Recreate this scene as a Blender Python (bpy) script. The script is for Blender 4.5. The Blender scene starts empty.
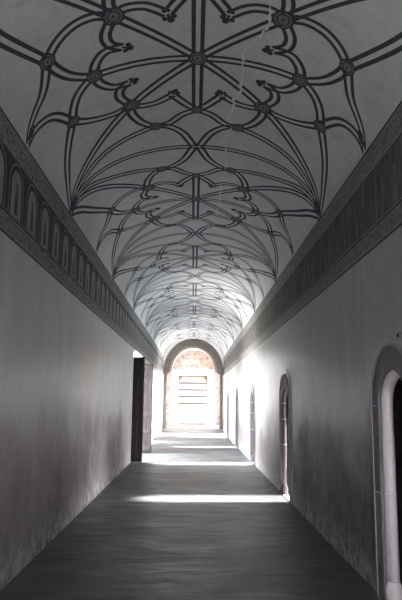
import bpy, bmesh, math, random
from mathutils import Vector
random.seed(7)
COL = bpy.context.scene.collection
PI = math.pi
W, SPR, RISE = 1.6, 3.94, 0.96          # corridor half width, vault springing height, vault rise
Y0, Y1 = -3.0, 32.2                     # corridor length along +Y
EYE = 1.6
STEP = 0.16

# ------------------------------------------------------------------ helpers
def new_obj(name, bm, mats, parent=None, smooth=False):
    me = bpy.data.meshes.new(name)
    bmesh.ops.remove_doubles(bm, verts=bm.verts, dist=1e-6)
    bm.to_mesh(me); bm.free()
    if not isinstance(mats, (list, tuple)): mats = [mats]
    for m in mats: me.materials.append(m)
    if smooth:
        for p in me.polygons: p.use_smooth = True
    o = bpy.data.objects.new(name, me); COL.objects.link(o)
    if parent is not None: o.parent = parent
    return o
def empty(name, loc):
    o = bpy.data.objects.new(name, None); COL.objects.link(o); o.location = loc
    o.empty_display_size = .2
    return o
def tag(o, label=None, cat=None, group=None, kind=None):
    if label: o['label'] = label
    if cat: o['category'] = cat
    if group: o['group'] = group
    if kind: o['kind'] = kind
    return o
def face(bm, pts, mi=0):
    f = bm.faces.new([bm.verts.new(p) for p in pts]); f.material_index = mi
    return f
def box(bm, lo, hi, mi=0):
    x0, y0, z0 = lo; x1, y1, z1 = hi
    v = [bm.verts.new(p) for p in ((x0,y0,z0),(x1,y0,z0),(x1,y1,z0),(x0,y1,z0),(x0,y0,z1),(x1,y0,z1),(x1,y1,z1),(x0,y1,z1))]
    for q in ((0,3,2,1),(4,5,6,7),(0,1,5,4),(1,2,6,5),(2,3,7,6),(3,0,4,7)):
        bm.faces.new([v[i] for i in q]).material_index = mi
def bevel(o, w=.008, seg=2):
    m = o.modifiers.new('bevel', 'BEVEL'); m.width = w; m.segments = seg; m.limit_method = 'ANGLE'
def lathe(bm, cx, cy, prof, n=20, mi=0):
    rings = []
    for r, z in prof:
        rings.append([bm.verts.new((cx + r*math.cos(2*PI*i/n), cy + r*math.sin(2*PI*i/n), z)) for i in range(n)])
    for a, b in zip(rings, rings[1:]):
        for i in range(n):
            f = bm.faces.new([a[i], a[(i+1) % n], b[(i+1) % n], b[i]]); f.material_index = mi; f.smooth = True
    bm.faces.new(rings[0][::-1]).material_index = mi; bm.faces.new(rings[-1]).material_index = mi
def tube(bm, pts, r, n=10, mi=0):
    pts = [Vector(p) for p in pts]; rings = []
    for i, p in enumerate(pts):
        d = (pts[min(i+1, len(pts)-1)] - pts[max(i-1, 0)]).normalized()
        ref = Vector((1,0,0)) if abs(d.x) < .9 else Vector((0,1,0))
        u = d.cross(ref).normalized(); v = d.cross(u)
        rings.append([bm.verts.new(p + r*(u*math.cos(2*PI*k/n) + v*math.sin(2*PI*k/n))) for k in range(n)])
    for a, b in zip(rings, rings[1:]):
        for k in range(n):
            f = bm.faces.new([a[k], a[(k+1) % n], b[(k+1) % n], b[k]]); f.material_index = mi; f.smooth = True
    bm.faces.new(rings[0][::-1]).material_index = mi; bm.faces.new(rings[-1]).material_index = mi

# ------------------------------------------------------------------ materials
class NT:
    def __init__(s, name, rough=.9, spec=.2):
        s.m = bpy.data.materials.new(name); s.m.use_nodes = True; s.t = s.m.node_tree; s.n = s.t.nodes
        s.b = s.n['Principled BSDF']; s.b.inputs['Roughness'].default_value = rough
        s.b.inputs['Specular IOR Level'].default_value = spec
        s.co = s.n.new('ShaderNodeTexCoord').outputs['Object']
    def link(s, a, b): s.t.links.new(a, b)
    def mapping(s, scale):
        m = s.n.new('ShaderNodeMapping'); m.inputs['Scale'].default_value = scale; s.link(s.co, m.inputs['Vector']); return m.outputs[0]
    def noise(s, scale, vec=None, detail=6, rough=.6, dist=0):
        t = s.n.new('ShaderNodeTexNoise'); t.inputs['Scale'].default_value = scale; t.inputs['Detail'].default_value = detail
        t.inputs['Roughness'].default_value = rough; t.inputs['Distortion'].default_value = dist
        s.link(vec or s.co, t.inputs['Vector']); return t.outputs['Fac']
    def ramp(s, fac, stops):
        r = s.n.new('ShaderNodeValToRGB'); e = r.color_ramp.elements
        while len(e) < len(stops): e.new(.5)
        for el, (p, c) in zip(e, stops): el.position = p; el.color = (c, c, c, 1) if isinstance(c, (int, float)) else (*c, 1)
        s.link(fac, r.inputs[0]); return r.outputs[0]
    def mix(s, fac, a, b, mode='MIX'):
        m = s.n.new('ShaderNodeMix'); m.data_type = 'RGBA'; m.blend_type = mode
        for v, i in ((fac, 0), (a, 6), (b, 7)):
            if isinstance(v, (int, float)): m.inputs[i].default_value = v
            elif isinstance(v, tuple): m.inputs[i].default_value = (*v, 1)
            else: s.link(v, m.inputs[i])
        return m.outputs[2]
    def math(s, op, a, b=0.0):
        m = s.n.new('ShaderNodeMath'); m.operation = op; m.use_clamp = False
        for v, i in ((a, 0), (b, 1)):
            if isinstance(v, (int, float)): m.inputs[i].default_value = v
            else: s.link(v, m.inputs[i])
        return m.outputs[0]
    def xyz(s):
        n = s.n.new('ShaderNodeSeparateXYZ'); s.link(s.co, n.inputs[0]); return n.outputs
    def rng(s, v, a, b, c=0., d=1.):
        m = s.n.new('ShaderNodeMapRange'); m.interpolation_type = 'SMOOTHSTEP'
        s.link(v, m.inputs[0])
        for i, k in enumerate((a, b, c, d)): m.inputs[i+1].default_value = k
        return m.outputs[0]
    def bump(s, h, strength=.3, dist=.01):
        b = s.n.new('ShaderNodeBump'); b.inputs['Strength'].default_value = strength; b.inputs['Distance'].default_value = dist
        s.link(h, b.inputs['Height']); s.link(b.outputs[0], s.b.inputs['Normal'])
    def col(s, c):
        if isinstance(c, tuple): s.b.inputs['Base Color'].default_value = (*c, 1)
        else: s.link(c, s.b.inputs['Base Color'])
        return s.m

AROT = 0.0
def plaster_wall(name, k):
    s = NT(name, .30, .5)
    s.b.inputs['Anisotropic'].default_value = .85
    tg = s.n.new('ShaderNodeTangent'); tg.direction_type = 'RADIAL'; tg.axis = 'Z'
    s.link(tg.outputs[0], s.b.inputs['Tangent']); s.b.inputs['Anisotropic Rotation'].default_value = AROT
    rough = s.ramp(s.noise(1.6, s.mapping((1, 1, .7)), 2, .5), [(.2, .29), (.8, .37)])
    streak = s.noise(1.0, s.mapping((2.5, 2.5, .35)), 8, .65)
    c = s.ramp(streak, [(.3, (.41,.44,.445)), (.5, (.555,.59,.595)), (.7, (.69,.725,.73))])
    c = s.mix(s.ramp(s.noise(7, None, 8, .7), [(.40, 0), (.66, .55)]), c, (.42,.44,.43))
    c = s.mix(s.ramp(s.noise(23, s.mapping((1,1,.6)), 5, .8), [(.5, 0), (.7, .45)]), c, (.74,.75,.74))
    z = s.xyz()[2]
    zz = s.math('ADD', z, s.math('MULTIPLY', s.math('SUBTRACT', s.noise(1.3, None, 6, .6), .5), 1.9))
    damp = s.rng(zz, 1.65, .55)
    c = s.mix(s.math('MULTIPLY', damp, s.ramp(s.noise(5, s.mapping((1,1,.6)), 8, .7), [(.3, .55), (.7, 1)])), c, (.115,.085,.11))
    s.link(s.math('ADD', rough, s.math('MULTIPLY', damp, .28)), s.b.inputs['Roughness'])
    salt = s.math('MULTIPLY', s.rng(z, .42, .02), s.ramp(s.noise(9, None, 8, .75), [(.44, 0), (.56, 1)]))
    c = s.mix(salt, c, (.68,.70,.69))
    c = s.mix(s.ramp(s.noise(.45, None, 4, .55), [(.42, 0), (.62, .55)]), c, (.56,.50,.50))
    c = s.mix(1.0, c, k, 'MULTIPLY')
    s.bump(s.math('ADD', s.noise(2.6, None, 2, .5), s.math('MULTIPLY', s.noise(26, None, 3, .6), .06)), .16, .012)
    return s.col(c)
def vault_plaster():
    s = NT('vault_plaster', .8, .2)
    c = s.ramp(s.noise(1.6, None, 8, .65), [(.3, (.56,.60,.62)), (.5, (.64,.68,.70)), (.75, (.72,.76,.78))])
    c = s.mix(s.ramp(s.noise(22, None, 6, .75), [(.45, 0), (.72, .45)]), c, (.44,.46,.48))
    c = s.mix(s.ramp(s.noise(3.5, None, 8, .75, .8), [(.52, 0), (.66, .5)]), c, (.46,.47,.48))
    s.bump(s.noise(18, None, 6, .7), .25, .008)
    return s.col(c)
def dark_paint(name, a, b, grain=40):
    s = NT(name, .8, .15)
    c = s.ramp(s.noise(grain, None, 5, .7), [(.35, a), (.62, b), (.8, tuple(2.0*k for k in b))])
    return s.col(c)
def scroll_paint(name, base, light):
    s = NT(name, .8, .15)
    v = s.n.new('ShaderNodeTexVoronoi'); v.feature = 'DISTANCE_TO_EDGE'; v.inputs['Scale'].default_value = 19
    s.link(s.co, v.inputs['Vector'])
    c = s.mix(s.ramp(v.outputs['Distance'], [(.03, 1), (.16, 0)]), light, base)
    c = s.mix(s.ramp(s.noise(13, None, 6, .7, 1.0), [(.45, 0), (.58, .8)]), c, light)
    return s.col(c)
def fresco_field(name, base, light, sc=(3, 3, .7)):
    s = NT(name, .8, .15)
    c = s.ramp(s.noise(2.2, s.mapping(sc), 8, .7, .4), [(.36, base), (.6, tuple((x+y)/2 for x, y in zip(base, light))), (.74, light)])
    c = s.mix(s.ramp(s.noise(15, None, 5, .7), [(.5, 0), (.66, .7)]), c, base)
    return s.col(c)
def stone(name, a, b, sc=4, rough=.8, bump=.3):
    s = NT(name, rough, .25)
    c = s.ramp(s.noise(sc, None, 8, .7), [(.3, a), (.7, b)])
    s.bump(s.noise(sc*5, None, 6, .7), bump, .008)
    return s.col(c)
def floor_mat():
    s = NT('worn_stone_floor', .4, .42)
    c = s.ramp(s.noise(.9, s.mapping((1, .8, 1)), 8, .6, .8), [(.3, (.055,.064,.066)), (.55, (.09,.10,.10)), (.75, (.135,.145,.14))])
    c = s.mix(s.ramp(s.noise(9, None, 8, .75), [(.4, 0), (.8, .5)]), c, (.035,.042,.045))
    w = s.n.new('ShaderNodeTexWave'); w.inputs['Scale'].default_value = .55; w.inputs['Distortion'].default_value = 9
    w.inputs['Detail'].default_value = 3; w.bands_direction = 'Y'; s.link(s.co, w.inputs['Vector'])
    c = s.mix(s.ramp(w.outputs['Fac'], [(.0, .35), (.18, 0)]), c, (.03,.035,.038))
    r = s.ramp(s.noise(1.7, s.mapping((.8, 1.4, 1)), 6, .6, .5), [(.3, .34), (.7, .52)])
    s.link(r, s.b.inputs['Roughness'])
    h = s.math('ADD', s.math('MULTIPLY', s.noise(1.5, s.mapping((.7, 1.5, 1)), 4, .5, .9), 1.6), s.math('MULTIPLY', s.noise(16, None, 6, .7), .18))
    s.bump(h, .45, .05)
    return s.col(c)
def wood_mat(name, a, b):
    s = NT(name, .6, .3)
    c = s.ramp(s.noise(2, s.mapping((9, 9, .8)), 8, .65, .5), [(.3, a), (.7, b)])
    s.bump(s.noise(3, s.mapping((12, 12, .6)), 6, .6), .3, .006)
    return s.col(c)
def lunette_mat():
    s = NT('peeling_fresco_brick', .85, .15)
    n = s.noise(2.1, None, 8, .7, .5)
    c = s.ramp(n, [(.32, (.22,.24,.235)), (.46, (.44,.38,.355)), (.56, (.42,.32,.28)), (.7, (.27,.17,.12))])
    c = s.mix(s.ramp(s.noise(6, None, 8, .7), [(.55, 0), (.62, .8)]), c, (.13,.05,.02))
    return s.col(c)

M = dict(
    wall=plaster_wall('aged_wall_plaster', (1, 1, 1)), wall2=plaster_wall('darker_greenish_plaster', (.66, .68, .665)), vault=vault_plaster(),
    line=dark_paint('black_rib_paint', (.040,.048,.066), (.075,.086,.108)),
    bosspale=dark_paint('grey_boss_paint', (.19,.18,.175), (.24,.235,.23), 60),
    crack=stone('lime_leak', (.88,.88,.87), (.74,.75,.75), 9),
    border=scroll_paint('frieze_scroll_border', (.075,.08,.086), (.30,.31,.315)),
    rborder=scroll_paint('frieze_dark_border', (.12,.12,.12), (.26,.26,.26)),
    field=fresco_field('frieze_dark_field', (.05,.055,.062), (.13,.14,.145)),
    niche=fresco_field('frieze_niche_ground', (.26,.275,.28), (.42,.44,.435), (5, 5, 2)),
    figure=fresco_field('frieze_figure_paint', (.08,.08,.085), (.22,.21,.205), (6, 6, 2)),
    rfield=fresco_field('frieze_procession_field', (.075,.077,.08), (.24,.235,.235), (3.5, 3.5, 1.2)),
    rfigure=fresco_field('frieze_pale_figure', (.10,.098,.097), (.33,.315,.31), (8, 8, 1.5)),
    redfigure=fresco_field('frieze_red_figure', (.15,.115,.10), (.22,.17,.155), (8, 8, 1.5)),
    thin=stone('frieze_pale_line', (.36,.37,.37), (.25,.26,.26), 12, bump=0),
    floor=floor_mat(),
    plum=stone('plum_painted_stone', (.15,.14,.165), (.235,.215,.235), 5),
    cross=stone('pale_grey_limewash', (.26,.255,.25), (.34,.33,.32), 3),
    reveal=stone('dull_reveal_plaster', (.17,.175,.175), (.26,.265,.265), 5),
    shadepink=stone('shaded_shaft_stone', (.10,.09,.10), (.16,.145,.155), 6),  # darker copy of the shaft stone, shade put into its colour
    lining=stone('shade_black_lining', (.012,.011,.013), (.024,.021,.024), 5, 1.0),  # near black stands in for the unlit reveal
    bounce_lawn=stone('green_bounce_grass', (.10,.17,.03), (.16,.24,.06), 8, .95),
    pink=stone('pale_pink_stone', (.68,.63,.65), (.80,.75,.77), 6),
    mortar=stone('white_mortar', (.72,.74,.75), (.62,.64,.65), 10),
    arch=stone('grey_arch_stone', (.11,.105,.10), (.18,.17,.155), 3),
    tan=stone('tan_arch_stone', (.26,.21,.17), (.34,.28,.23), 3),
    white=stone('whitewashed_plaster', (.80,.80,.78), (.86,.86,.85), 3, bump=.15),
    rose=stone('rose_stone', (.42,.31,.28), (.52,.40,.37), 5),
    lunette=lunette_mat(),
    wood=wood_mat('dark_door_wood', (.018,.014,.013), (.036,.027,.025)),
    wood2=wood_mat('violet_grey_door_wood', (.010,.008,.010), (.020,.016,.019)),
    brown=wood_mat('brown_window_wood', (.16,.09,.05), (.26,.16,.09)),
    iron=stone('dark_iron', (.03,.03,.035), (.05,.05,.055), 12, .5),
    ground=stone('pale_courtyard_ground', (.52,.49,.43), (.62,.59,.52), .6, .95),
    roof=stone('outer_masonry', (.40,.37,.33), (.48,.45,.40), 1.5),
)

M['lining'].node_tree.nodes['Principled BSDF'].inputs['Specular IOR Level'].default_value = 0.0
# ------------------------------------------------------------------ walls with openings
def arch_h(o, y):
    yc, hw, spring, rise = o
    t = max(-1, min(1, (y - yc)/hw))
    return spring + rise*math.sqrt(max(0, 1 - t*t))
def arched_wall(name, side, openings, x_in, thick, ya, yb, top, mat, sill=0):
    bm = bmesh.new(); s = side; xi = s*x_in; xo = s*(x_in + thick)
    def q(pts, mi=0): face(bm, pts if s > 0 else pts[::-1], mi)
    cuts = [(ya, 'w')]
    segs = []; cur = ya
    for o in openings:
        a, b = o[0]-o[1], o[0]+o[1]
        segs.append((cur, a, None)); n = 28
        ts = [o[0] - o[1]*math.cos(PI*i/n) for i in range(n+1)]
        for p, r in zip(ts, ts[1:]): segs.append((p, r, o))
        q([(xi,a,0),(xo,a,0),(xo,a,arch_h(o,a)),(xi,a,arch_h(o,a))][::1])
        q([(xi,b,0),(xi,b,arch_h(o,b)),(xo,b,arch_h(o,b)),(xo,b,0)])
        cur = b
    segs.append((cur, yb, None))
    for a, b, o in segs:
        za, zb = (0, 0) if o is None else (arch_h(o, a), arch_h(o, b))
        q([(xi,a,za),(xi,a,top),(xi,b,top),(xi,b,zb)])
        q([(xo,a,za),(xo,b,zb),(xo,b,top),(xo,a,top)])
        if o is not None: q([(xi,a,za),(xi,b,zb),(xo,b,zb),(xo,a,za)])
        q([(xi,a,top),(xo,a,top),(xo,b,top),(xi,b,top)])
    q([(xi,ya,0),(xo,ya,0),(xo,ya,top),(xi,ya,top)]); q([(xi,yb,0),(xi,yb,top),(xo,yb,top),(xo,yb,0)])
    return new_obj(name, bm, mat)

PORTALS = [(4.80 + 5.70*k, .36 if k == 0 else .44, 1.58, .29) for k in range(5)]
ADDED_RIGHTDOOR = (29.9, 1.3, 2.75, .2)  # added opening, a light source for the sheen on the left wall
DOORWAY = (17.57, 1.5, 2.84, .13)
ADDED_DOORWAY2 = (29.4, .6, 2.6, .25)  # added opening, lets daylight in near the far arch
ADDED_DOORWAY3 = (24.2, .95, 2.6, .2)  # added opening, brightens the vault between middle and far end
TH, THR = .9, .9
wall_right = tag(arched_wall('wall_right', 1, PORTALS + [ADDED_RIGHTDOOR], W, THR, Y0, Y1, SPR+.02, M['wall2']),
    'long plaster wall right of the passage, pierced by narrow arched doorways and one opening added for light', 'wall', kind='structure')
wall_left = tag(arched_wall('wall_left', -1, [DOORWAY, ADDED_DOORWAY3, ADDED_DOORWAY2], W, TH, Y0, Y1, SPR+.02, M['wall']),
    'long plaster wall left of the passage with a wide open doorway past the middle and two openings added for light', 'wall', kind='structure')
bm = bmesh.new(); NW = .62  # half width of an opening added behind the camera to light the near end
box(bm, (-W-TH, Y0-.3, 0), (-NW, Y0, SPR+RISE+.3)); box(bm, (NW, Y0-.3, 0), (W+THR, Y0, SPR+RISE+.3))
box(bm, (-NW, Y0-.3, 2.5), (NW, Y0, SPR+RISE+.3)); box(bm, (-NW, Y0-.3, 0), (NW, Y0, .9))
tag(new_obj('wall_near', bm, M['wall']), 'plaster wall closing the near end behind the viewer, with an unseen opening added for light', 'wall', kind='structure')
bm = bmesh.new(); box(bm, (-W-TH, Y0-.3, -.12), (W+THR, Y1+.02, 0))
tag(new_obj('floor', bm, M['floor']), 'worn grey stone floor running the length of the passage', 'floor', kind='structure')
bm = bmesh.new(); box(bm, (-W-TH-1.6, Y1, -.12), (W+TH+1.6, 38.6, STEP))
bevel(tag(new_obj('floor', bm, M['cross']), 'pale raised floor beyond the far archway', 'floor', kind='structure'), .02)

# ------------------------------------------------------------------ vault and its painted ribs, one object
def vp(t, y, off=0.0):
    """point on the vault; t = angle from crown (x = W sin t)"""
    x = W*math.sin(t); z = SPR + RISE*math.cos(t)
    nx, nz = math.sin(t)/W, math.cos(t)/RISE; l = math.hypot(nx, nz)
    return Vector((x - off*nx/l, y, z - off*nz/l))
def tt(x): return math.asin(max(-1, min(1, x/W)))
bm = bmesh.new()
NTH = 48
ys = [Y0 + (Y1-Y0)*i/72 for i in range(73)]
grid = [[bm.verts.new(vp(-PI/2 + PI*j/NTH, y)) for j in range(NTH+1)] for y in ys]
for a, b in zip(grid, grid[1:]):
    for j in range(NTH):
        f = bm.faces.new([a[j], b[j], b[j+1], a[j+1]]); f.smooth = True
# outer shell of the vault (masonry above)
OT = SPR + RISE + .35
box(bm, (-W-TH, Y0, OT), (W+TH, Y1, OT+.1), 4)
for s in (-1, 1): box(bm, (s*(W+TH)-.05, Y0, SPR), (s*(W+TH)+.05, Y1, OT), 4)
def ribbon(path, o0, o1, off, mi):
    """strip between lateral offsets o0..o1 (metres) of a path of (t, y)"""
    P = [vp(t, y, off) for t, y in path]; prev = None
    for i, (t, y) in enumerate(path):
        d = P[min(i+1, len(P)-1)] - P[max(i-1, 0)]
        if d.length < 1e-9: continue
        d.normalize()
        n = Vector((math.sin(t)/W, 0, math.cos(t)/RISE)).normalized()
        l = d.cross(n).normalized()
        p, q = P[i] + l*o0, P[i] + l*o1
        if y < Y0+.03 or y > Y1-.03: prev = None; continue
        cur = (bm.verts.new(p), bm.verts.new(q))
        if prev:
            f = bm.faces.new([prev[0], cur[0], cur[1], prev[1]]); f.material_index = mi; f.smooth = True
        prev = cur
def spline(pts, n=7):
    """Catmull-Rom through (t, y)"""
    P = [pts[0]] + pts + [pts[-1]]; out = []
    for i in range(1, len(P)-2):
        a, b, c, d = P[i-1], P[i], P[i+1], P[i+2]
        for k in range(n):
            u = k/n
            out.append(tuple(.5*((2*b[j]) + (-a[j]+c[j])*u + (2*a[j]-5*b[j]+4*c[j]-d[j])*u*u + (-a[j]+3*b[j]-3*c[j]+d[j])*u**3) for j in (0, 1)))
    out.append(pts[-1]); return out
def disc(t, y, rx, ry, off, mi, n=18, r0=0.0, flip=False):
    """ellipse or ring lying on the vault (rx across, ry along the passage)"""
    if not (Y0+.3 < y < Y1-.3): return
    ds = rx/max(.35, math.hypot(W*math.cos(t), RISE*math.sin(t)))
    pts = [vp(t + ds*math.cos(2*PI*k/n), y + ry*math.sin(2*PI*k/n), off) for k in range(n)]
    if r0 <= 0:
        bm.faces.new([bm.verts.new(p) for p in pts]).material_index = mi
    else:
        o = [bm.verts.new(p) for p in pts]
        i_ = [bm.verts.new(vp(t + r0*ds*math.cos(2*PI*k/n), y + r0*ry*math.sin(2*PI*k/n), off)) for k in range(n)]
        for k in range(n):
            bm.faces.new([o[k], o[(k+1) % n], i_[(k+1) % n], i_[k]]).material_index = mi
C_, R_, D_, E_, X_, F_, G_, S_, V_ = (0,0), (0,1.05), (.72,.77), (.495,1.39), (0,2.065), (1.0,.0), (1.31,.57), (1.599,0), (1.599,2.065)
EDGES = [
    ([C_, R_], 0), ([C_, D_], 0), ([C_, F_], 0),
    ([X_, (.8,2.065), V_], 0),
    ([D_, (.815,.56), (.80,.40), (.705,.315)], 1), ([(.705,.315), (.86,.31), (.965,.17), F_], 1),
    ([D_, (.61,.84), (.44,.82), (.27,.69)], 1), ([(.27,.69), (.19,.82), (.10,.95), R_], 1),
    ([D_, (.735,.96), (.665,1.19), (.58,1.32), E_], 0),
    ([E_, (.33,1.35), (.17,1.16), R_], 0),
    ([E_, (.33,1.45), (.18,1.64), (.085,1.90), (.035,2.065)], 0),
    ([G_, (1.20,.72), (1.05,.82), (.88,.84), D_], 0),
    ([G_, (1.27,.38), (1.20,.20), (1.10,.07), F_], 0),
    ([G_, (1.41,.26), (1.51,.12), S_], 0),
    ([G_, (1.48,1.15), (1.555,1.6), V_], 0),
    ([D_, (1.22,1.44), (1.47,1.80), V_], 0),
    ([E_, (1.13,1.66), (1.44,1.92), V_], 0),
]
PER = 4.13
WI, WO = .021, .060
def fleur(t, y, ax, ay, mi):
    l = math.hypot(ax, ay); ax, ay = ax/l, ay/l
    def loc(u, v): return (t + (ax*u - ay*v)/W, y + (ay*u + ax*v))
    ribbon([loc(0, 0), loc(.045, 0)], -.013, .013, .004, mi)
    for u, v, r in ((.088, 0, .034), (.050, .044, .027), (.050, -.044, .027), (.055, 0, .02)):
        q = loc(u, v); disc(q[0], q[1], r, r*1.15, .0045, mi, 10)
for k in range(-2, 7):
    yc = 5.38 + PER*k
    for sx in (-1, 1):
        for sy in (-1, 1):
            for pts, kind in EDGES:
                if all(p[0] == 0 for p in pts) and sx < 0: continue
                if pts[0] == C_ and pts[1] == F_ and sy < 0: continue
                if pts[0] == X_ and sy < 0: continue
                path = spline([(tt(sx*x), yc + sy*y) for x, y in pts])
                ribbon(path, WI, WO, .003, 1); ribbon(path, -WO, -WI, .003, 1)
            fleur(tt(sx*.70), yc + sy*.315, -sx*.70, -sy*.315, 1)
            fleur(tt(sx*.27), yc + sy*.69, -sx*.27, -sy*.69, 1)
            for (x, y), r in ((D_, .098), (E_, .085), (G_, .085), (F_, .085), (R_, .07), (C_, .095)):
                if (x == 0 and sx < 0) or (y == 0 and sy < 0): continue
                t_, y_ = tt(sx*x), yc + sy*y
                disc(t_, y_, r, r*1.25, .0050, 1); disc(t_, y_, r*.80, r, .0058, 2, r0=.80); disc(t_, y_, r*.50, r*.62, .0064, 2)
                disc(t_, y_, r*.12, r*.22, .0072, 1, 8)
            for (x, y) in (S_, V_):
                if y == 0 and sy < 0 or y > 0 and sy < 0: continue
                q = tt(sx*1.575); disc(q, yc + y, .07, .06, .0060, 1); disc(q, yc + y, .042, .036, .0066, 2)
# the lime leak crossing the painting
leak = [(.53,3.9), (.60,4.45), (.62,4.72), (.58,4.84), (.50,5.02), (.43,5.22), (.45,5.5), (.47,5.9), (.40,6.1), (.41,6.3), (.36,6.55), (.42,6.8), (.37,7.1), (.39,7.6), (.42,8.2), (.38,8.7), (.40,9.6), (.36,10.4)]
lp = []
for (x, y), (x2, y2) in zip(leak, leak[1:]):
    for i in range(5):
        u = i/5; lp.append((tt(x+(x2-x)*u + random.uniform(-.012,.012)), y+(y2-y)*u))
for i in range(len(lp)-1):
    w = random.choice((.002, .003, .005, .008, .012)) * (1.3 if lp[i][1] < 6.6 else .8)
    ribbon([lp[i], lp[i+1]], -w, w, .0085, 3)
tag(new_obj('ceiling', bm, [M['vault'], M['line'], M['bosspale'], M['crack'], M['roof']]),
    'low barrel vault painted with a black net of double ribs and round bosses', 'ceiling', kind='structure')

# ------------------------------------------------------------------ painted friezes (a painted band on each wall)
FB, FT = 2.96, 3.93
def frieze(side, parent, mats, ya, yb):
    bm = bmesh.new(); s = side
    def rect(a, b, z0, z1, off, mi):
        x = s*(W - off); p = [(x,a,z0),(x,a,z1),(x,b,z1),(x,b,z0)]; face(bm, p if s > 0 else p[::-1], mi)
    def poly(pts, off, mi):
        x = s*(W - off); p = [(x, a, b) for a, b in pts]; face(bm, p, mi)
    n = 40; L = (yb-ya)/n
    for i in range(n):
        a, b = ya+L*i, ya+L*(i+1)
        rect(a, b, FB, 3.15, .004, 0); rect(a, b, 3.15, 3.69, .004, 1); rect(a, b, 3.69, FT, .004, 0)
        for z, h, mi in ((FB, .016, 2), (FB+.03, .012, 3), (3.145, .014, 2), (3.165, .01, 3), (3.685, .01, 3), (3.665, .014, 2), (FT-.035, .012, 3), (FT-.018, .022, 2)):
            rect(a, b, z, z+h, .006, mi)
    y = ya + .3
    if side < 0:
        while y < yb-.4:
            hw, b0, sp = .175, 3.18, 3.45
            arc = [(y + hw*math.cos(PI*k/12), sp + hw*math.sin(PI*k/12)) for k in range(13)]
            poly([(y-hw, b0), (y+hw, b0)] + arc, .006, 4)
            def ring(hw1, hw2, mi, off):
                o = [(y+hw2, b0)] + [(y + hw2*math.cos(PI*k/12), sp + hw2*math.sin(PI*k/12)) for k in range(13)] + [(y-hw2, b0)]
                i_ = [(y+hw1, b0)] + [(y + hw1*math.cos(PI*k/12), sp + hw1*math.sin(PI*k/12)) for k in range(13)] + [(y-hw1, b0)]
                for k in range(len(o)-1): poly([o[k], o[k+1], i_[k+1], i_[k]], off, mi)
            ring(.15, .195, 2, .008); ring(.20, .215, 3, .008)
            # a standing painted figure in the niche
            sc = random.uniform(.85, 1.1); w = .055*sc
            poly([(y-w, b0+.02), (y+w, b0+.02), (y+w*.75, b0+.18), (y+w*.5, b0+.25), (y-w*.5, b0+.25), (y-w*.8, b0+.18)], .009, 5)
            poly([(y + .026*math.cos(2*PI*k/10), b0+.285 + .032*math.sin(2*PI*k/10)) for k in range(10)], .009, 5)
            y += .52
    else:
        while y < yb-.4:
            g = random.choice((4, 4, 4, 4, 5)); h = random.uniform(.30, .44); w = random.uniform(.035, .06); b0 = 3.19
            lean = random.uniform(-.03, .03)
            poly([(y-w, b0), (y+w, b0), (y+w*.8+lean, b0+h*.55), (y+w*.9+lean, b0+h*.72), (y+w*.35+lean, b0+h*.85), (y-w*.4+lean, b0+h*.85), (y-w*.9+lean, b0+h*.68)], .0075, g)
            poly([(y+lean + .024*math.cos(2*PI*k/10), b0+h*.93 + .033*math.sin(2*PI*k/10)) for k in range(10)], .0075, g)
            y += random.choice((.15, .24, .33, .5))
    return tag(new_obj('painted_frieze', bm, mats, parent), 'dark painted frieze along the top of the wall')
frieze(-1, wall_left, [M['border'], M['field'], M['line'], M['thin'], M['niche'], M['figure']], Y0+.02, Y1-.02)
frieze(1, wall_right, [M['rborder'], M['rfield'], M['line'], M['thin'], M['rfigure'], M['redfigure']], Y0+.02, Y1-.02)

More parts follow.
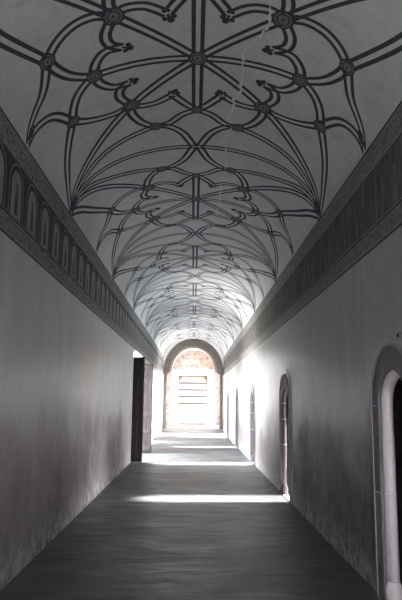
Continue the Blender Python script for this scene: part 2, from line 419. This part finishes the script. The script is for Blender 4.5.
# ------------------------------------------------------------------ stone portals of the right wall
names = ['nearest', 'second', 'third', 'fourth', 'farthest']
for idx, (yc, hw, sp, ri) in enumerate(PORTALS):
    root = empty('door_%d' % (idx+2), (W, yc, 0))
    tag(root, '%s narrow arched doorway with a stone surround on the right wall%s' % (names[idx],
        ', cut by the picture edge' if idx == 0 else ', above the floor patch of daylight' if idx == 1 else ''), 'doorway', kind='structure')
    def outline(h, top, n=24, spz=sp, z0=0.0):
        r = top - spz
        return [(h, z0), (h, spz*.5)] + [(h*math.cos(PI*k/n), spz + r*math.sin(PI*k/n)) for k in range(n+1)] + [(-h, spz*.5), (-h, z0)]
    def band(bm, h1, t1, h2, t2, x0, x1, mi=0):
        a = outline(h1, t1); b = outline(h2, t2)
        for k in range(len(a)-1):
            p, q, r, s_ = a[k], a[k+1], b[k+1], b[k]
            face(bm, [(x1,p[0],p[1]),(x1,q[0],q[1]),(x1,r[0],r[1]),(x1,s_[0],s_[1])], mi)      # face to corridor
            face(bm, [(x0,s_[0],s_[1]),(x1,s_[0],s_[1]),(x1,r[0],r[1]),(x0,r[0],r[1])], mi)      # outer edge
            face(bm, [(x0,q[0],q[1]),(x1,q[0],q[1]),(x1,p[0],p[1]),(x0,p[0],p[1])], mi)          # inner edge
    bm = bmesh.new(); band(bm, hw-.005, sp+ri-.005, .52, 2.06, .02, -.03)
    o = new_obj('stone_surround', bm, M['plum'], root)
    bm = bmesh.new(); band(bm, .52, 2.06, .54, 2.08, .02, -.038)
    o = new_obj('rim_moulding', bm, M['thin'], root)
    bm = bmesh.new(); band(bm, .54, 2.08, .66, 2.17, .02, -.012)
    new_obj('outer_band', bm, M['wall2'], root)
    # rounded jamb shaft following the opening
    R = .048
    bm = bmesh.new()
    pts = [(.045, a, b) for a, b in outline(hw-R+.03, sp+ri-R+.03, 24, sp, .17)]
    tube(bm, pts, R, 14)
    SH = M['pink'] if idx == 0 else M['shadepink']  # shafts past the first take the copy with painted shade
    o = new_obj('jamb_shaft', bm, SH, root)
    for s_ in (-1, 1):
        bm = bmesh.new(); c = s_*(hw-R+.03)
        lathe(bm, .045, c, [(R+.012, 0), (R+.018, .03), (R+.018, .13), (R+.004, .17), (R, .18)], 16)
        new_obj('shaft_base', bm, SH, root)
    bm = bmesh.new()
    for z in (.63, .86, 1.10, 1.30, 1.58):
        if z == .63 or (idx == 0 and z == 1.30) or (idx and z == 1.10): continue
        for s_ in (-1, 1):
            lathe(bm, .045, s_*(hw-R+.03), [(R+.002, z-.004), (R+.003, z), (R+.002, z+.005)], 14)
            a, b = sorted((s_*(hw+.01), s_*.515))
            if z in (1.58, .86): box(bm, (-.032, a, z-.003), (-.0295, b, z+.003))
    new_obj('mortar_joint', bm, M['mortar'], root)
    # near-black sheet painting in the reveal's shade, also screening later shafts from sun
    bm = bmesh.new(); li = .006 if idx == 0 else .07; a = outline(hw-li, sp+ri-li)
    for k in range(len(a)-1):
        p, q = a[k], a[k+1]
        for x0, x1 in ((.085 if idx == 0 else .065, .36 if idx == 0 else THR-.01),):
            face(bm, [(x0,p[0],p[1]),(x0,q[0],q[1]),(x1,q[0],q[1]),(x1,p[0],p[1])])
    new_obj('shade_lining', bm, M['lining'], root)
    if idx == 0:
        bm = bmesh.new(); a = outline(hw-.008, sp+ri-.008, 24, sp, .012)
        for x, fl in ((.36, 0), (.41, 1)): bm.faces.new([bm.verts.new((x, p[0], p[1])) for p in a])
        door = new_obj('door_panel', bm, M['wood'], root)
        bm = bmesh.new()
        for z in (.25, .8, 1.35): box(bm, (.33, -hw+.03, z-.04), (.36, hw-.03, z+.04))
        new_obj('door_rail', bm, M['wood'], door)
        bm = bmesh.new(); box(bm, (-.04, -.03, 1.0), (.0, .03, 1.06)); tube(bm, [(-.04, -.0, 1.03), (-.06, 0, .98), (-.04, 0, .93)], .01, 8)
        hd = new_obj('door_handle', bm, M['iron'], door); hd.location = (.36, .2, 0)
    bm = bmesh.new(); box(bm, (.0, -hw+.0, .001), (.35 if idx == 0 else THR, hw-.0, .012))
    new_obj('threshold', bm, M['pink'] if idx == 1 else M['plum'], root)  # second sill is coloured pale to paint in its patch of sunlight

# small iron hook over the nearest portal
bm = bmesh.new()
box(bm, (W-.012, 4.60, 2.10), (W, 4.635, 2.145)); tube(bm, [(W-.008, 4.617, 2.13), (W-.02, 4.617, 2.125), (W-.022, 4.617, 2.115), (W-.016, 4.617, 2.11)], .008, 8)
bevel(tag(new_obj('wall_hook', bm, M['iron']), 'small dark iron hook on the right wall above the nearest arched doorway', 'hook'), .003)

# ------------------------------------------------------------------ wooden door leaves in the left doorway
def leaf(y, xin, front, wood, rail, label):
    root = empty('door_leaf', (-2.0, y, 0)); tag(root, label, 'door')
    x0, x1, h, t = -.55, xin+2.0, 2.74, .035
    bm = bmesh.new(); n = 8
    for i in range(n):
        a = x0 + (x1-x0)*i/n
        box(bm, (a+.003, -t, .012), (a + (x1-x0)/n - .003, t*.6, h))
    bevel(new_obj('board_panel', bm, wood, root), .005)
    for a, b in ((x0, x0+.07), (x1-.07, x1)):
        bm = bmesh.new(); box(bm, (a, -t-.02, .01), (b, t+.01, h+.006)); bevel(new_obj('stile', bm, wood, root), .008)
    for z in (.14, .66, 1.18, 1.70, 2.22, 2.64):
        bm = bmesh.new(); box(bm, (x0+.07, -t-.035, z-.055), (x1-.03, -t, z+.055))
        bevel(new_obj('rail', bm, rail, root), .01)
        bm = bmesh.new()
        for i in range(5):
            x = x0+.16 + (x1-x0-.28)*i/4
            new = bmesh.ops.create_uvsphere(bm, u_segments=10, v_segments=6, radius=.018)['verts']
            for v in new: v.co += Vector((x, -t-.035, z))
            new_obj('stud', bm, M['iron'], root); bm = bmesh.new()
        bm.free()
    for z in (.5, 2.3):
        bm = bmesh.new(); box(bm, (x0-.02, -t-.03, z-.06), (x0+.12, t+.02, z+.06)); new_obj('hinge', bm, M['iron'], root)
    return root
leaf(16.17, -1.31, 1, M['wood'], M['wood'], 'dark brown wooden door leaf jutting from the near side of the left doorway')
leaf(18.95, -1.26, 1, M['wood2'], M['wood'], 'violet brown wooden door leaf with dark rails at the far side of the left doorway')

# ------------------------------------------------------------------ far archway
RX, RY, ASP = 1.6, 1.74, 3.17
arch_root = empty('trim_1', (0, Y1, 0)); tag(arch_root, 'round grey stone archway on slim columns at the far end of the passage', 'archway', kind='structure')
def ring(bm, ra, rb, ya, yb, n=40, mi=0):
    def p(r, k): 
        a = PI*k/n; return (r[0]*math.cos(a), ASP + r[1]*math.sin(a))
    for k in range(n):
        A, B, C, D = p(ra, k), p(ra, k+1), p(rb, k+1), p(rb, k)
        face(bm, [(A[0],ya,A[1]),(B[0],ya,B[1]),(C[0],ya,C[1]),(D[0],ya,D[1])], mi)
        face(bm, [(A[0],yb,A[1]),(D[0],yb,D[1]),(C[0],yb,C[1]),(B[0],yb,B[1])], mi)
        face(bm, [(A[0],ya,A[1]),(A[0],yb,A[1]),(B[0],yb,B[1]),(B[0],ya,B[1])], mi)
        face(bm, [(D[0],ya,D[1]),(C[0],ya,C[1]),(C[0],yb,C[1]),(D[0],yb,D[1])], mi)
    for k in (0, n):
        A, D = p(ra, k), p(rb, k)
        face(bm, [(A[0],ya,A[1]),(D[0],ya,D[1]),(D[0],yb,D[1]),(A[0],yb,A[1])], mi)
bm = bmesh.new(); ring(bm, (1.27, 1.40), (RX, RY), 0, .30); new_obj('arch_ring', bm, M['arch'], arch_root)
bm = bmesh.new(); ring(bm, (1.17, 1.28), (1.40, 1.55), .30, .62); new_obj('inner_arch_ring', bm, M['tan'], arch_root)
for s in (-1, 1):
    bm = bmesh.new()
    lathe(bm, s*1.50, .17, [(.11, STEP), (.11, STEP+.08), (.095, STEP+.14), (.08, STEP+.2), (.076, 1.7), (.072, ASP-.32)], 18)
    new_obj('column_shaft', bm, M['arch'], arch_root)
    bm = bmesh.new()
    lathe(bm, s*1.48, .17, [(.074, ASP-.32), (.08, ASP-.29), (.07, ASP-.25), (.10, ASP-.15), (.15, ASP-.07)], 18)
    box(bm, (s*1.45-.17, .0, ASP-.07), (s*1.45+.17, .5, ASP))
    new_obj('capital', bm, M['arch'], arch_root)
# spandrel wall above the ring and piers beside it
bm = bmesh.new(); n = 40; T = 5.45
def rp(k): a = PI*k/n; return (RX*math.cos(a), ASP + RY*math.sin(a))
for y, fl in ((Y1+.01, 0), (Y1+.30, 1)):
    for k in range(n):
        A, B = rp(k), rp(k+1); face(bm, [(A[0],y,A[1]),(A[0],y,T),(B[0],y,T),(B[0],y,B[1])])
for s in (-1, 1): box(bm, (s*2.05-.45, Y1+.01, 0), (s*2.05+.45, Y1+.30, T))
tag(new_obj('wall_far', bm, M['white']), 'pale wall around the far archway', 'wall', kind='structure')

# ------------------------------------------------------------------ cross passage beyond the archway
BY = 37.9
bm = bmesh.new(); box(bm, (-3.2, Y1+.3, 5.4), (3.2, BY+.6, 5.6))
tag(new_obj('ceiling', bm, M['white']), 'flat white ceiling over the cross passage', 'ceiling', kind='structure')
for s in (-1, 1):
    o = arched_wall('wall_cross_left' if s < 0 else 'wall_cross_right', s, [] if s < 0 else [(35.0, .45, 1.9, .3)], 3.2, .4, Y1+.3, BY+.5, 5.6, M['cross'])
    tag(o, 'pale wall at the %s end of the cross passage' % ('left' if s < 0 else 'right'), 'wall', kind='structure')
# end wall with a big window opening, whitewashed surround, pink reveal strips and peeling lunette
px = 15.83
def ex(x): return (x-194.3)/px
def ez(y): return EYE + (401-y)/px
wx0, wx1, wz0, wz1 = ex(179.7), ex(208.2), ez(410.3), ez(376)
bm = bmesh.new()
box(bm, (-3.2, BY, STEP), (wx0, BY+.5, 5.4)); box(bm, (wx1, BY, STEP), (3.2, BY+.5, 5.4))
box(bm, (wx0, BY, STEP), (wx1, BY+.5, wz0)); box(bm, (wx0, BY, wz1), (wx1, BY+.5, 5.4))
end_wall = tag(new_obj('wall_end', bm, M['lunette']), 'end wall with peeling reddish plaster above the barred window', 'wall', kind='structure')
bm = bmesh.new()
fx0, fx1, fz1 = ex(173.8), ex(215), ez(371)
for a in ((fx0, STEP, wx0, fz1), (wx1, STEP, fx1, fz1), (wx0, wz1, wx1, fz1), (wx0, STEP, wx1, wz0)):
    box(bm, (a[0], BY-.05, a[1]), (a[2], BY+.02, a[3]))
box(bm, (fx0-.03, BY-.09, fz1-.02), (fx1+.03, BY+.0, fz1+.05))
tag(new_obj('trim_2', bm, M['white']), 'whitewashed surround framing the barred window', 'trim', kind='structure')
# arched recess edge on the end wall: whitewashed intrados
bm = bmesh.new(); n = 40; acx = ex(194.6)
r1, r2 = (1.33, 1.32), (1.9, 2.2); z0 = ez(372)
ya, yb = BY-1.1, BY-.005
def P(r, k): a = PI*k/n; return (acx + r[0]*math.cos(a), z0 + r[1]*math.sin(a))
for k in range(n):
    A, B, C, D = P(r1, k), P(r1, k+1), P(r2, k+1), P(r2, k)
    face(bm, [(A[0],ya,A[1]),(B[0],ya,B[1]),(C[0],ya,C[1]),(D[0],ya,D[1])], 0)
    face(bm, [(A[0],ya,A[1]),(A[0],yb,A[1]),(B[0],yb,B[1]),(B[0],ya,B[1])], 0)
tag(new_obj('trim_3', bm, M['white']), 'white arched band over the lunette of the end wall', 'trim', kind='structure')
# window with wooden frame and iron bars
wroot = empty('window_1', ((wx0+wx1)/2, BY+.1, wz0)); tag(wroot, 'bright open window with four horizontal iron bars in the end wall', 'window', kind='structure')
w2 = (wx1-wx0)/2; hh = wz1-wz0
bm = bmesh.new()
box(bm, (-w2, -.06, hh-.09), (w2, .06, hh)); box(bm, (-w2, -.06, 0), (w2, .06, .045))
for s in (-1, 1): box(bm, (s*(w2-.02)-.02, -.06, 0), (s*(w2-.02)+.02, .06, hh))
for s in (-1, 1): face(bm, [(s*(w2-.04), -.05, hh-.09), (s*(w2-.04), -.05, hh-.42), (s*(w2-.10), -.05, hh-.24), (s*(w2-.27), -.05, hh-.09)])
new_obj('window_frame', bm, M['brown'], wroot)
for yy in (383.5, 390.2, 396.5, 403.4):
    z = ez(yy)-wz0; bm = bmesh.new(); tube(bm, [(-w2, 0, z), (w2, 0, z)], .026, 8); new_obj('window_bar', bm, M['iron'], wroot)
# rose stone piers and low plinths
for s, x0, x1, zt, lb in ((-1, ex(171), ex(178.6), ez(415.2), 'rose stone block at the left foot of the end window'),
                          (1, ex(210), ex(217), ez(418.2), 'rose stone block at the right foot of the end window')):
    bm = bmesh.new(); box(bm, (x0, BY-.55, STEP), (x1, BY-.12, zt))
    bevel(tag(new_obj('stone_block', bm, M['rose']), lb, 'stone block'), .03, 3)
for s, x0, x1 in ((-1, ex(171.3), ex(173.8)), (1, ex(215), ex(217.2))):
    bm = bmesh.new(); box(bm, (x0, BY-.03, ez(414) if s < 0 else STEP), (x1, BY+.01, ez(372)))
    tag(new_obj('trim_4' if s < 0 else 'trim_5', bm, M['rose']), 'thin rose stone strip %s of the window surround' % ('left' if s < 0 else 'right'), 'trim', kind='structure')
bm = bmesh.new(); box(bm, (wx0+.1, BY-.16, STEP), (wx1-.1, BY-.06, ez(422))) 
tag(new_obj('trim_6', bm, M['tan']), 'low tan ledge on the floor under the end window', 'trim', kind='structure')

bm = bmesh.new()  # box added past the window so the sky behind the bars is dimmer
box(bm, (-3.2, BY+3.4, -.12), (3.2, BY+3.7, 4.2)); box(bm, (-3.5, BY+.5, -.12), (-3.2, BY+3.7, 4.2)); box(bm, (3.2, BY+.5, -.12), (3.5, BY+3.7, 4.2))
box(bm, (-3.5, BY+.5, 4.2), (3.5, BY+3.2, 4.4))
tag(new_obj('wall_dimming_box', bm, M['white']), 'bright white wall seen through the barred window', 'wall', kind='structure')
# ------------------------------------------------------------------ outdoors
bm = bmesh.new(); box(bm, (-60, -40, -.5), (60, 90, -.125))
tag(new_obj('ground', bm, M['ground']), 'pale courtyard ground outside the walls', 'ground', kind='structure')

bm = bmesh.new(); box(bm, (-30, 23.5, -.124), (-W-TH-6, 33, -.06))  # grass added out of view to throw green light on the vault
tag(new_obj('bounce_lawn', bm, M['bounce_lawn']), 'unseen grass added outside the left doorways to bounce green light', 'grass', kind='structure')
GX = W+THR  # unseen canopy, slab and wall added here to limit sky light at the portals
bm = bmesh.new(); box(bm, (GX, -3, 3.05), (GX+2.0, 28.5, 3.2))
tag(new_obj('ceiling', bm, M['roof']), 'unseen canopy added outside the right wall to cut high sky light', 'ceiling', kind='structure')
bm = bmesh.new(); box(bm, (GX, -3, -.12), (6.0, 28.5, -.02))
tag(new_obj('floor', bm, M['arch']), 'unseen dark slab added outside the right wall to cut bounced light', 'floor', kind='structure')
bm = bmesh.new(); box(bm, (6.0, -3, -.12), (6.3, 28.5, 2.0))
tag(new_obj('wall_sky_block', bm, M['roof']), 'unseen low wall added outside the right wall to block low sky', 'wall', kind='structure')
# ------------------------------------------------------------------ light
w = bpy.data.worlds.new('sky'); bpy.context.scene.world = w; w.use_nodes = True
bg = w.node_tree.nodes['Background']; bg.inputs[0].default_value = (.97, .95, 1.0, 1); bg.inputs[1].default_value = 26.0
def sun(name, direction, strength, color, angle):
    l = bpy.data.lights.new(name, 'SUN'); l.energy = strength; l.color = color; l.angle = math.radians(angle)
    o = bpy.data.objects.new(name, l); COL.objects.link(o)
    o.rotation_euler = Vector(direction).to_track_quat('-Z', 'Y').to_euler(); o.location = (8, 10, 8)
sun('sun', (-1, -.05, -.53), 40, (1.0, .86, .87), 3)

# ------------------------------------------------------------------ camera
sc = bpy.context.scene
cam = bpy.data.cameras.new('camera'); co = bpy.data.objects.new('camera', cam); COL.objects.link(co); sc.camera = co
F = 600.0
cam.sensor_fit = 'VERTICAL'; cam.sensor_height = 24; cam.lens = 24*F/600; cam.clip_start = .05; cam.clip_end = 300
roll = math.radians(.7)
dx, dy = 193-201, 401-300
ux, uy = dx*math.cos(roll)+dy*math.sin(roll), -dx*math.sin(roll)+dy*math.cos(roll)
pitch = math.atan(uy/F); yaw = math.atan(ux/F*math.cos(pitch))
fwd = Vector((-math.sin(yaw)*math.cos(pitch), math.cos(yaw)*math.cos(pitch), math.sin(pitch)))
right = fwd.cross(Vector((0,0,1))).normalized(); up = right.cross(fwd)
r2_, u2_ = right*math.cos(roll) + up*math.sin(roll), up*math.cos(roll) - right*math.sin(roll)
from mathutils import Matrix
m = Matrix((r2_, u2_, -fwd)).transposed().to_4x4(); m.translation = Vector((0, 0, EYE)); co.matrix_world = m

vs = sc.view_settings; vs.view_transform = 'Standard'; vs.look = 'None'; vs.gamma = 1; vs.use_curve_mapping = False
vs.exposure = 1.22
sc.cycles.max_bounces = 14; sc.cycles.diffuse_bounces = 12; sc.cycles.sample_clamp_indirect = 0
